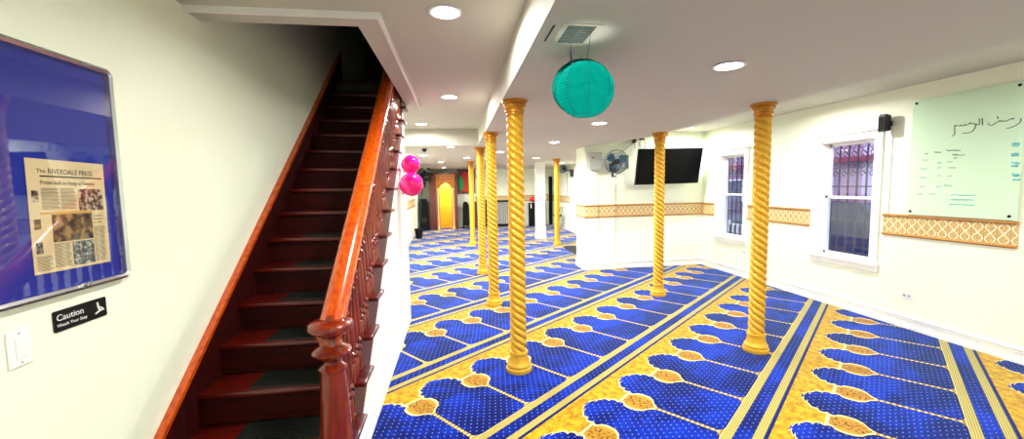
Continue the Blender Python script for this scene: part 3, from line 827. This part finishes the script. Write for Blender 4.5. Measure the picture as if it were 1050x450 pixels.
gs = thing('wall_speaker', 'light grey box speaker with cut lower corner at the left end of the television wall', 'speaker', (2.6,7.44,1.93))
MB().prism([(2.50,2.26),(2.50,1.98),(2.56,1.93),(2.72,1.93),(2.74,1.96),(2.74,2.26)], 7.37, 7.50, 'y').build('cabinet', m_grey, gs)
MB().lathe([(.003,-.004),(.016,-.004),(.016,0)], (2.57,7.37,2.16), 14, 'y').build('round_port', m_blackm, gs)
tag(MB().tube([(2.62,7.37,2.13),(2.8,7.36,2.12),(2.93,7.36,2.12)], .004, 6).build('cable', m_grey, loc=(2.62,7.37,2.12)), 'thin cable running from the grey box speaker across to the wall fan', 'cable')

# ------------------------------------------------------------------ ceiling things
def lamp(x, y, z, r, power, lab, first=[None], small=False):
    if first[0] is None:
        o = thing('recessed_light', lab, 'ceiling light', (0,0,0), 'round recessed ceiling lights')
        MB().lathe([(.078,0),(.098,-.002),(.100,-.005),(.096,-.008),(.080,-.008),(.078,-.004)], (0,0,0), 32, closed=False).build('trim_ring', m_trim, o, smooth=True)
        MB().lathe([(.080,-.003),(.079,-.0062),(.001,-.0064)], (0,0,0), 32).build('lens', m_lamp, o)
        first[0] = o; o.location = (x,y,z); o.scale = (r,r,1)
    else: dup(first[0], (x,y,z), lab, scale=(r,r,1))
    ld = bpy.data.lights.new('downlight', 'AREA'); ld.shape = 'DISK'; ld.size = .16*r; ld.energy = power; ld.color = (1,.985,.955); ld.spread = math.radians(170)
    lo = bpy.data.objects.new('downlight', ld); col.objects.link(lo); lo.location = (x,y,z-.012)
PW_ = 9
lamp(-.03,2.45,HZ,1,PW_,'recessed round ceiling light at the top of the photo beside the stair opening')
lamp(-.04,4.66,HZ,1,PW_,'recessed round light on the raised ceiling between the stair opening and the beam')
lamp(-.51,6.64,HZ,1,PW_,'recessed round light on the raised ceiling beyond the stair opening')
lamp(1.71,2.38,LZ,1,PW_,'largest recessed round light on the dropped ceiling, right of the teal lantern')
lamp(1.70,4.66,LZ,1,PW_,'recessed round light on the dropped ceiling just below and right of the teal lantern')
lamp(1.66,6.70,LZ,1,PW_*1.6,'third recessed round light on the dropped ceiling, beyond the teal lantern')
lamp(4.10,4.58,HZ,.45,PW_*1.2,'small recessed spotlight near the window wall above the front golden column')
lamp(4.30,6.95,HZ,.45,PW_*1.2,'small recessed spotlight in the raised ceiling close to the television corner')
lamp(4.10,1.9,HZ,.45,PW_*.8,'small recessed spotlight above the glass board, out of view')
lamp(-.07,7.42,LZ,.8,PW_*.6,'recessed round light at the edge of the far dropped ceiling, above the wooden niche')
lamp(-.70,9.30,LZ,1,PW_*1.9,'recessed round light on the far dropped ceiling, farthest left above the balloons')
lamp(-.40,11.8,LZ,1,PW_*1.9,'recessed round light farthest away, above the wooden niche')
lamp(.30,10.15,LZ,1,PW_*1.9,'recessed round light above the farthest column of the left row')
lamp(.95,8.52,LZ,1,PW_*1.6,'recessed round light between the left row of columns and the square white post')
lamp(2.10,10.4,LZ,1,PW_*1.9,'recessed round light near the square white post and far column')
lamp(2.0,14.2,LZ,1,PW_*2.2,'recessed round light near the far end wall')
lamp(-.4,15.0,LZ,.8,PW_*.8,'recessed round light close in front of the wooden niche')
lamp(3.4,12.8,LZ,.9,PW_*1.8,'recessed round light over the far right corner')
for x, y, z in ((-.03,.1,HZ),(1.71,.1,LZ),(4.0,.2,HZ),(1.7,-1.9,LZ)):
    lamp(x,y,z,1,PW_,'recessed round ceiling light behind the camera position')
tag(MB().lathe([(.05,0),(.052,-.012),(.045,-.02),(.038,-.045),(.02,-.058),(.002,-.062)], (-.56,7.8,LZ), 20).build('dome_camera', m_black, loc=(-.56,7.8,LZ-.06), smooth=True), 'small black dome camera on the far ceiling above the balloons', 'camera')

# vent
m_vent = plain('vent_metal', c3(120,130,124), .5); m_ventd = plain('vent_shade', c3(40,52,48), .7)  # green lantern glow and the duct's shade are put into these greys
vt = thing('ceiling_vent', 'square louvred vent in the dropped ceiling above the teal lantern', 'vent', (.60,1.96,LZ))
v0 = MB(); a0, a1, b0, b1 = .53,.665,1.85,2.07
v0.box((a0-.03,b0-.02,LZ-.004),(a0,b1+.02,LZ)).box((a1,b0-.02,LZ-.004),(a1+.03,b1+.02,LZ)).box((a0,b0-.02,LZ-.004),(a1,b0,LZ)).box((a0,b1,LZ-.004),(a1,b1+.02,LZ))
v0.build('frame', m_ceil, vt)
MB().box((a0,b0,LZ-.001),(a1,b1,LZ)).build('duct_mouth_shade', m_ventd, vt)
v0 = MB()
for i in range(11): v0.box((a0,b0+.006+i*.02,LZ-.006),(a1,b0+.016+i*.02,LZ-.003))
v0.box((a0+.064,b0,LZ-.007),(a0+.07,b1,LZ-.002))
v0.build('louvres', m_vent, vt)
tag(MB().box((.462,1.86,LZ-.003),(.470,2.06,LZ-.0)).build('access_slot', m_ventd, loc=(.466,1.96,LZ)), 'narrow dark slot in the ceiling left of the louvred vent', 'slot')
# lanterns
def lantern_mat():
    t = NT('teal_lantern_paper'); d = t.n('ShaderNodeBsdfDiffuse'); tr = t.n('ShaderNodeBsdfTranslucent')
    co = t.coord(); nz = t.mix(t.noise(co, 30), c3(2,124,112), c3(8,148,134))
    t.t.links.new(nz, d.inputs[0]); t.t.links.new(nz, tr.inputs[0])
    mx = t.n('ShaderNodeMixShader'); mx.inputs[0].default_value = .5
    t.t.links.new(d.outputs[0], mx.inputs[1]); t.t.links.new(tr.outputs[0], mx.inputs[2]); t.t.links.new(mx.outputs[0], t.out.inputs[0]); return t.m
m_teal = lantern_mat(); m_teald = plain('teal_seam', c3(0,96,92), .7)
def lantern(cx_, cy_, cz_, R, lab):
    l = thing('paper_lantern', lab, 'lantern', (cx_,cy_,cz_-R), 'teal paper lanterns')
    prof = []; nr = 17; z0, z1 = -.90, .90; sub = 6
    for j in range(nr*sub+1):
        h = z0+(z1-z0)*j/(nr*sub); r = math.sqrt(max(0, 1-h*h)); r *= 1-.022*abs(math.sin(PI*j/sub))*0 - .018*(math.sin(PI*(j % sub)/sub))
        prof.append((R*r, R*h*.96))
    MB().lathe(prof, (cx_,cy_,cz_), 48, closed=False).build('paper_shade', m_teal, l, smooth=True)
    rg = MB()
    for h in (z0, z1):
        r = R*math.sqrt(1-h*h)
        rg.tube([(cx_+r*math.cos(a*PI/16), cy_+r*math.sin(a*PI/16), cz_+R*h*.96) for a in range(33)], .0018, 6)
    rg.build('wire_ring', m_teald, l)
    for k in range(8):
        a = k*PI/4+.62
        MB().tube([(cx_+1.004*R*math.cos(e)*math.cos(a), cy_+1.004*R*math.cos(e)*math.sin(a), cz_+1.0*R*math.sin(e)*.96) for e in [(-1.1+2.2*i/16) for i in range(17)]], .0016, 5).build('paper_seam', m_teald, l)
    return l
lx, ly, lzz, lr = .638, 1.95, 2.112, .141
ln_ = lantern(lx, ly, lzz, lr, 'round teal paper lantern hanging below the ceiling vent')
MB().lathe([(.004,-.02),(.016,-.014),(.020,0),(.014,.018),(.006,.03)], (lx,ly,lzz), 14).build('bulb', emit('lantern_bulb', (1,1,.95,1), 6), ln_)
pl = bpy.data.lights.new('lantern_light', 'POINT'); pl.energy = .6; pl.shadow_soft_size = .03; pl.color = (1,1,.96)
po = bpy.data.objects.new('lantern_light', pl); col.objects.link(po); po.location = (lx,ly,lzz+.01)
lantern(*on_y(595.5, 90, 2.26), .160, 'second teal paper lantern almost hidden behind the left edge of the first')
sx_, sy_, sz_ = on_y(595.5, 90, 2.26)
tag(MB().tube([(sx_,sy_,LZ-.001),(sx_,sy_,sz_+.135)], .0012, 5).build('string', m_black, loc=(sx_,sy_,sz_+.135)), 'short dark string holding the rear teal lantern, hidden behind the front lantern', 'string')
m_str = plain('purple_string', c3(70,70,130), .6)
tag(MB().tube([(.652,1.90,LZ-.002),(.652,1.93,2.30),(.645,1.95,2.24)], .0012, 5).build('string', m_black, loc=(.65,1.93,2.24)), 'thin dark string holding the teal lantern from the vent', 'string')
rb_ = MB().tube([(.600,2.05,LZ-.002),(.597,2.05,2.34),(.597,2.05,2.325)], .0015, 5)
rb_.tube([(.597,2.05,2.33),(.599,2.05,2.30),(.604,2.05,2.275),(.601,2.06,2.24)], [.003,.004,.005,.002], 6)
tag(rb_.build('string', m_str, loc=(.6,2.05,2.24)), 'blue violet ribbon string hanging from the front edge of the vent', 'string')

# ------------------------------------------------------------------ far end
m_mb1 = wood('dark_red_brown_cabinet', c3(84,26,14), c3(110,40,20), .3, 2); m_mb2 = wood('golden_oak_front', c3(150,80,12), c3(188,112,24), .3, 2)
m_cur = plain('golden_yellow_cloth', c3(255,180,14), .6, var=.12, scale=5); m_cream = plain('cream_turning', c3(232,210,160), .4)
nf = thing('wooden_niche', 'tall wooden prayer niche with arched golden yellow opening at the far end', 'prayer niche', (-.5,16.2,0))
y0, y1 = 15.9, YF-.03
def arch(hw_, zs, top, n=10, tip=.0):
    return [(-hw_+0, 0), (-hw_, zs)]+[(-hw_*math.cos(PI*i/n/1), zs+(top-zs)*math.sin(PI*i/n)+tip*max(0,1-abs(i/n-.5)*8)) for i in range(1, n)]+[(hw_, zs),(hw_,0)]
MB().box((-1.02,y0+.15,0),(-.76,y1,2.16), .01).box((-1.05,y0+.05,2.16),(.06,y1,2.23), .008).box((-.03,y0+.15,0),(.05,y1,2.16), .01).build('dark_case', m_mb1, nf)
cxn = -.395
A_ = [(cxn+a, b) for a, b in arch(.235, 1.55, 1.80, 12, .03)]
outer = [(-.76,0)]+A_+[(-.03,0),(-.03,2.16),(-.76,2.16)]
# front with arched hole: left leg, right leg, head
fr_ = MB()
fr_.prism([(-.76,0),(A_[0][0],0)]+A_[1:8]+[(cxn,2.16),(-.76,2.16)], y0+.10, y0+.16, 'y')
fr_.prism([(cxn,2.16)]+A_[7:-1]+[(A_[-1][0],0),(-.03,0),(-.03,2.16)], y0+.10, y0+.16, 'y')
fr_.build('arched_front', m_mb2, nf)
MB().box((-.74,y0+.04,1.98),(-.05,y0+.12,2.02), .006).box((-.78,y0+.02,2.10),(-.01,y0+.12,2.15), .006).box((-.70,y0+.06,1.78),(-.63,y0+.1,1.96)).box((-.16,y0+.06,1.78),(-.09,y0+.1,1.96)).build('cornice', m_mb2, nf)
MB().tube([(cxn+a*1.12,y0+.09,b) for a, b in arch(.235,1.55,1.84,12)[1:-1]], .018, 8).build('arch_moulding', m_mb1, nf)
for x in (-.685, -.105):
    MB().lathe([(.035,0),(.035,.12),(.02,.15),(.028,.2),(.02,.25),(.022,1.2),(.018,1.5),(.03,1.55),(.036,1.62)], (x,y0+.05,0), 12).build('turned_pillar', m_cream, nf, smooth=True)
MB().box((-.70,y0+.75,0),(-.08,y0+.77,1.9)).build('yellow_back_panel', m_cur, nf)
lt = bpy.data.lights.new('niche_light', 'AREA'); lt.size = .3; lt.energy = 22; lt.color = (1,.85,.5); lo = bpy.data.objects.new('niche_light', lt); col.objects.link(lo); lo.location = (cxn,y0+.42,2.1)
hg = thing('wall_hanging', 'dark framed hanging with red arch and green panel beside the wooden niche', 'wall hanging', (.42,YF,1.33))
MB().box((.08,YF-.06,1.38),(.80,YF-.002,2.40), .006).build('frame', m_mb1, hg)
m_red = plain('red_cloth', c3(236,44,50), .7); m_grn = plain('green_cloth', c3(30,205,110), .7); m_or = plain('orange_cloth', c3(220,80,30), .7); m_wht = plain('white_line', c3(240,236,220), .6)
hx = .42
MB().prism([(hx+a,b) for a, b in [(-.20,1.47),(-.20,2.0)]+[(-.20*math.cos(PI*i/10)+0,2.0+.28*math.sin(PI*i/10)) for i in range(1,10)]+[(.20,2.0),(.20,1.47)]], YF-.064, YF-.06, 'y').build('red_arch', m_red, hg)
MB().prism([(hx+a,b) for a, b in [(-.10,1.47),(-.10,1.95)]+[(-.10*math.cos(PI*i/10),1.95+.12*math.sin(PI*i/10)) for i in range(1,10)]+[(.15,1.95),(.15,1.47)]], YF-.067, YF-.064, 'y').build('orange_panel', m_or, hg)
MB().prism([(hx-.28+a,b) for a, b in [(0,1.62),(0,2.0),(.05,2.08),(.13,2.08),(.17,2.0),(.17,1.62),(.1,1.50),(.05,1.52)]], YF-.070, YF-.067, 'y').build('green_panel', m_grn, hg)
bs = thing('black_stand', 'tall narrow black stand against the wall below the red and green hanging', 'stand', (.36,16.3,0))
MB().prism([(.24,.12),(.26,.9),(.28,1.02),(.34,1.07),(.44,1.05),(.5,.95),(.5,.12)], 16.2, 16.5, 'y').build('body', m_blackm, bs)
for x in (.26, .44): MB().box((x,16.22,0),(x+.05,16.48,.13)).build('leg', m_blackm, bs)
tag(MB().box((.62,16.3,0),(.84,16.7,1.05), .01).build('wooden_cabinet', m_mb1, loc=(.73,16.5,0)), 'dark brown low cabinet partly hidden behind the farthest golden column', 'cabinet')
rd = thing('radiator', 'white ribbed radiator with black top against the far wall', 'radiator', (1.95,16.6,.05))
for i in range(9): MB().box((1.60+i*.085,16.60,.10),(1.66+i*.085,16.74,1.0), .01).build('rib', m_grey, rd)
MB().box((1.58,16.56,1.02),(2.36,16.78,1.08)).build('top_shelf', m_blackm, rd)
MB().box((1.58,16.64,.0),(2.36,16.72,.10)).build('plinth', m_blackm, rd)
tag(MB().box((1.05,16.45,.0),(1.40,16.75,1.1), .01).build('shoe_cabinet', m_blackm, loc=(1.2,16.6,0)), 'dark cabinet against the far wall seen between the golden columns', 'cabinet')
rk = thing('coat_stand', 'black narrow stand with a red item on top, left of the square white post', 'stand', (3.1,16.4,0))
MB().box((2.98,16.3,0),(3.22,16.6,.95), .01).build('stand_body', m_blackm, rk)
MB().sphere((3.16,16.42,1.10), .15, 16, 10, .7).build('red_item', m_red, rk, smooth=True)
MB().box((3.02,16.29,.75),(3.06,16.3,.93)).build('white_tag', m_wht, rk)
tag(MB().box((3.56,16.35,0),(3.68,16.7,1.0), .01).build('black_cabinet', m_blackm, loc=(3.6,16.5,0)), 'black narrow cabinet just right of the square white post', 'cabinet')
tag(MB().box((2.62,16.7,.08),(2.90,16.79,.92), .01).build('white_cabinet', m_white, loc=(2.7,16.75,.08)), 'white low cabinet on the far wall between the front golden column and the black stand', 'cabinet')
dd = MB().box((3.90,YF-.03,0),(4.05,YF-.001,2.04)); struct('door_1', dd, m_blackm)
pf = thing('picture_frame', 'small gold frame on the far wall right of the square white post', 'picture', (3.7,YF,1.05))
MB().box((3.60,YF-.03,1.02),(3.84,YF-.022,1.32)).box((3.60,YF-.022,1.02),(3.84,YF-.0,1.32)).build('frame', m_railw, pf)
MB().box((3.64,YF-.033,1.06),(3.80,YF-.0305,1.28)).build('picture', m_white, pf)
# far fan and bits on the far right wall
f2 = thing('wall_fan', 'small dark wall fan on a bracket beyond the far golden column', 'fan', (3.9,14.2,2.05), 'wall fans')
MB().lathe([(.02,-.10),(.10,-.09),(.15,-.04),(.15,.04),(.10,.09),(.02,.10)], (3.86,14.35,2.24), 20, 'y').build('cage', m_cage, f2)
MB().lathe([(.01,-.12),(.05,-.115),(.05,-.09)], (3.86,14.35,2.24), 14, 'y').build('hub', m_black, f2)
MB().tube([(3.88,14.4,2.2),(3.95,14.2,2.17),(4.0,13.75,2.16)], .02, 8).build('bracket_arm', m_black, f2)
MB().box((3.96,13.62,1.94),(4.05,13.76,2.2)).build('control_box', m_black, f2)
tag(MB().box((4.03,14.42,1.0),(4.06,14.46,2.1)).build('cable_conduit', m_grey, loc=(4.05,14.44,1.0)), 'grey vertical conduit below the far wall fan', 'cable')
tag(MB().box((4.02,12.94,1.16),(4.06,13.08,1.40), .004).build('blue_notice', plain('blue_plastic', c3(30,130,190), .4), loc=(4.05,13,1.16)), 'small blue panel on the far right wall beside the corner of the television wall', 'panel')
es = thing('folding_chair', 'folded chair with thin dark frame leaning by the far right wall', 'chair', (3.9,14.8,0))
for p in ([(3.75,15.2,0),(3.95,15.0,.85)], [(3.75,14.9,0),(3.95,14.7,.85)], [(3.95,15.3,0),(3.80,14.9,.6)]): MB().tube(p, .012, 6).build('leg', m_blackm, es)
MB().box((3.62,14.7,.50),(3.95,15.2,.53)).build('seat', m_blackm, es)
tag(MB().box((2.80,9.05,.001),(3.75,10.55,.012), .003).build('floor_mat', m_blackm, loc=(3.3,9.8,0)), 'black floor mat lying beyond the corner of the television wall', 'mat')
# dark foliage by the left far wall
m_leaf = plain('dark_grey_green_leaves', c3(40,48,50), .6, var=.3, scale=20)
pt = thing('artificial_plant', 'tall dark artificial plant by the left wall behind the pink balloons', 'plant', (-1.2,13.6,0))
lv = MB(); rnd = random.Random(3)
for i in range(170):
    cc = Vector((-1.02+rnd.gauss(0,.14), 13.4+rnd.gauss(0,.2), 2.02+rnd.gauss(0,.12)))
    if cc.x < XL+.12: cc.x = XL+.12
    d1 = Vector((rnd.uniform(-1,1), rnd.uniform(-1,1), rnd.uniform(-1,1))).normalized()*.075; d2 = d1.orthogonal().normalized()*.03
    if cc.z+.08 > LZ: cc.z = LZ-.09
    lv.quad(cc-d1, cc-d2, cc+d1, cc+d2)
bmesh.ops.solidify(lv.bm, geom=lv.bm.faces[:], thickness=.004)
lv.build('foliage', m_leaf, pt)
MB().tube([(-1.25,13.5,.3),(-1.22,13.45,1.2),(-1.08,13.4,2.0)], .02, 8).tube([(-1.22,13.55,.3),(-1.12,13.5,1.3),(-1.0,13.35,1.95)], .014, 8).build('stem', m_leaf, pt)
MB().lathe([(.10,0),(.14,.3),(.15,.32),(.13,.32)], (-1.24,13.5,0), 18).build('pot', m_blackm, pt, smooth=True)
bg = thing('stacked_bags', 'black floor speaker standing left of the wooden niche', 'speaker', (-1.25,16.2,0))
bg.name = 'floor_speaker'
MB().prism([(-1.42,0),(-1.08,0),(-1.10,1.1),(-1.16,1.22),(-1.38,1.22)], 15.9, 16.3, 'y').build('cabinet', m_blackm, bg)
MB().lathe([(.02,-.005),(.11,-.004),(.12,0)], (-1.25,15.9,.4), 18, 'y').build('woofer', m_black, bg)
f3 = thing('wall_fan', 'grey wall fan high on the left wall just above the pink balloons', 'fan', (-1.3,9.6,2.1), 'wall fans')
MB().lathe([(.02,-.06),(.12,-.05),(.17,0),(.12,.05),(.02,.06)], (-1.15,10.1,2.14), 20, 'y').build('cage', m_cage, f3)
MB().box((-1.44,10.06,2.06),(-1.2,10.14,2.12)).build('bracket', m_grey, f3)

# ------------------------------------------------------------------ world + render look
wd = bpy.data.worlds.new('sky'); sc.world = wd; wd.use_nodes = True
bgn = wd.node_tree.nodes['Background']; bgn.inputs[0].default_value = (.55,.62,1,1); bgn.inputs[1].default_value = .7
vs_ = sc.view_settings; vs_.view_transform = 'Standard'; vs_.look = 'None'; vs_.gamma = 1; vs_.use_curve_mapping = False
vs_.exposure = 2.1
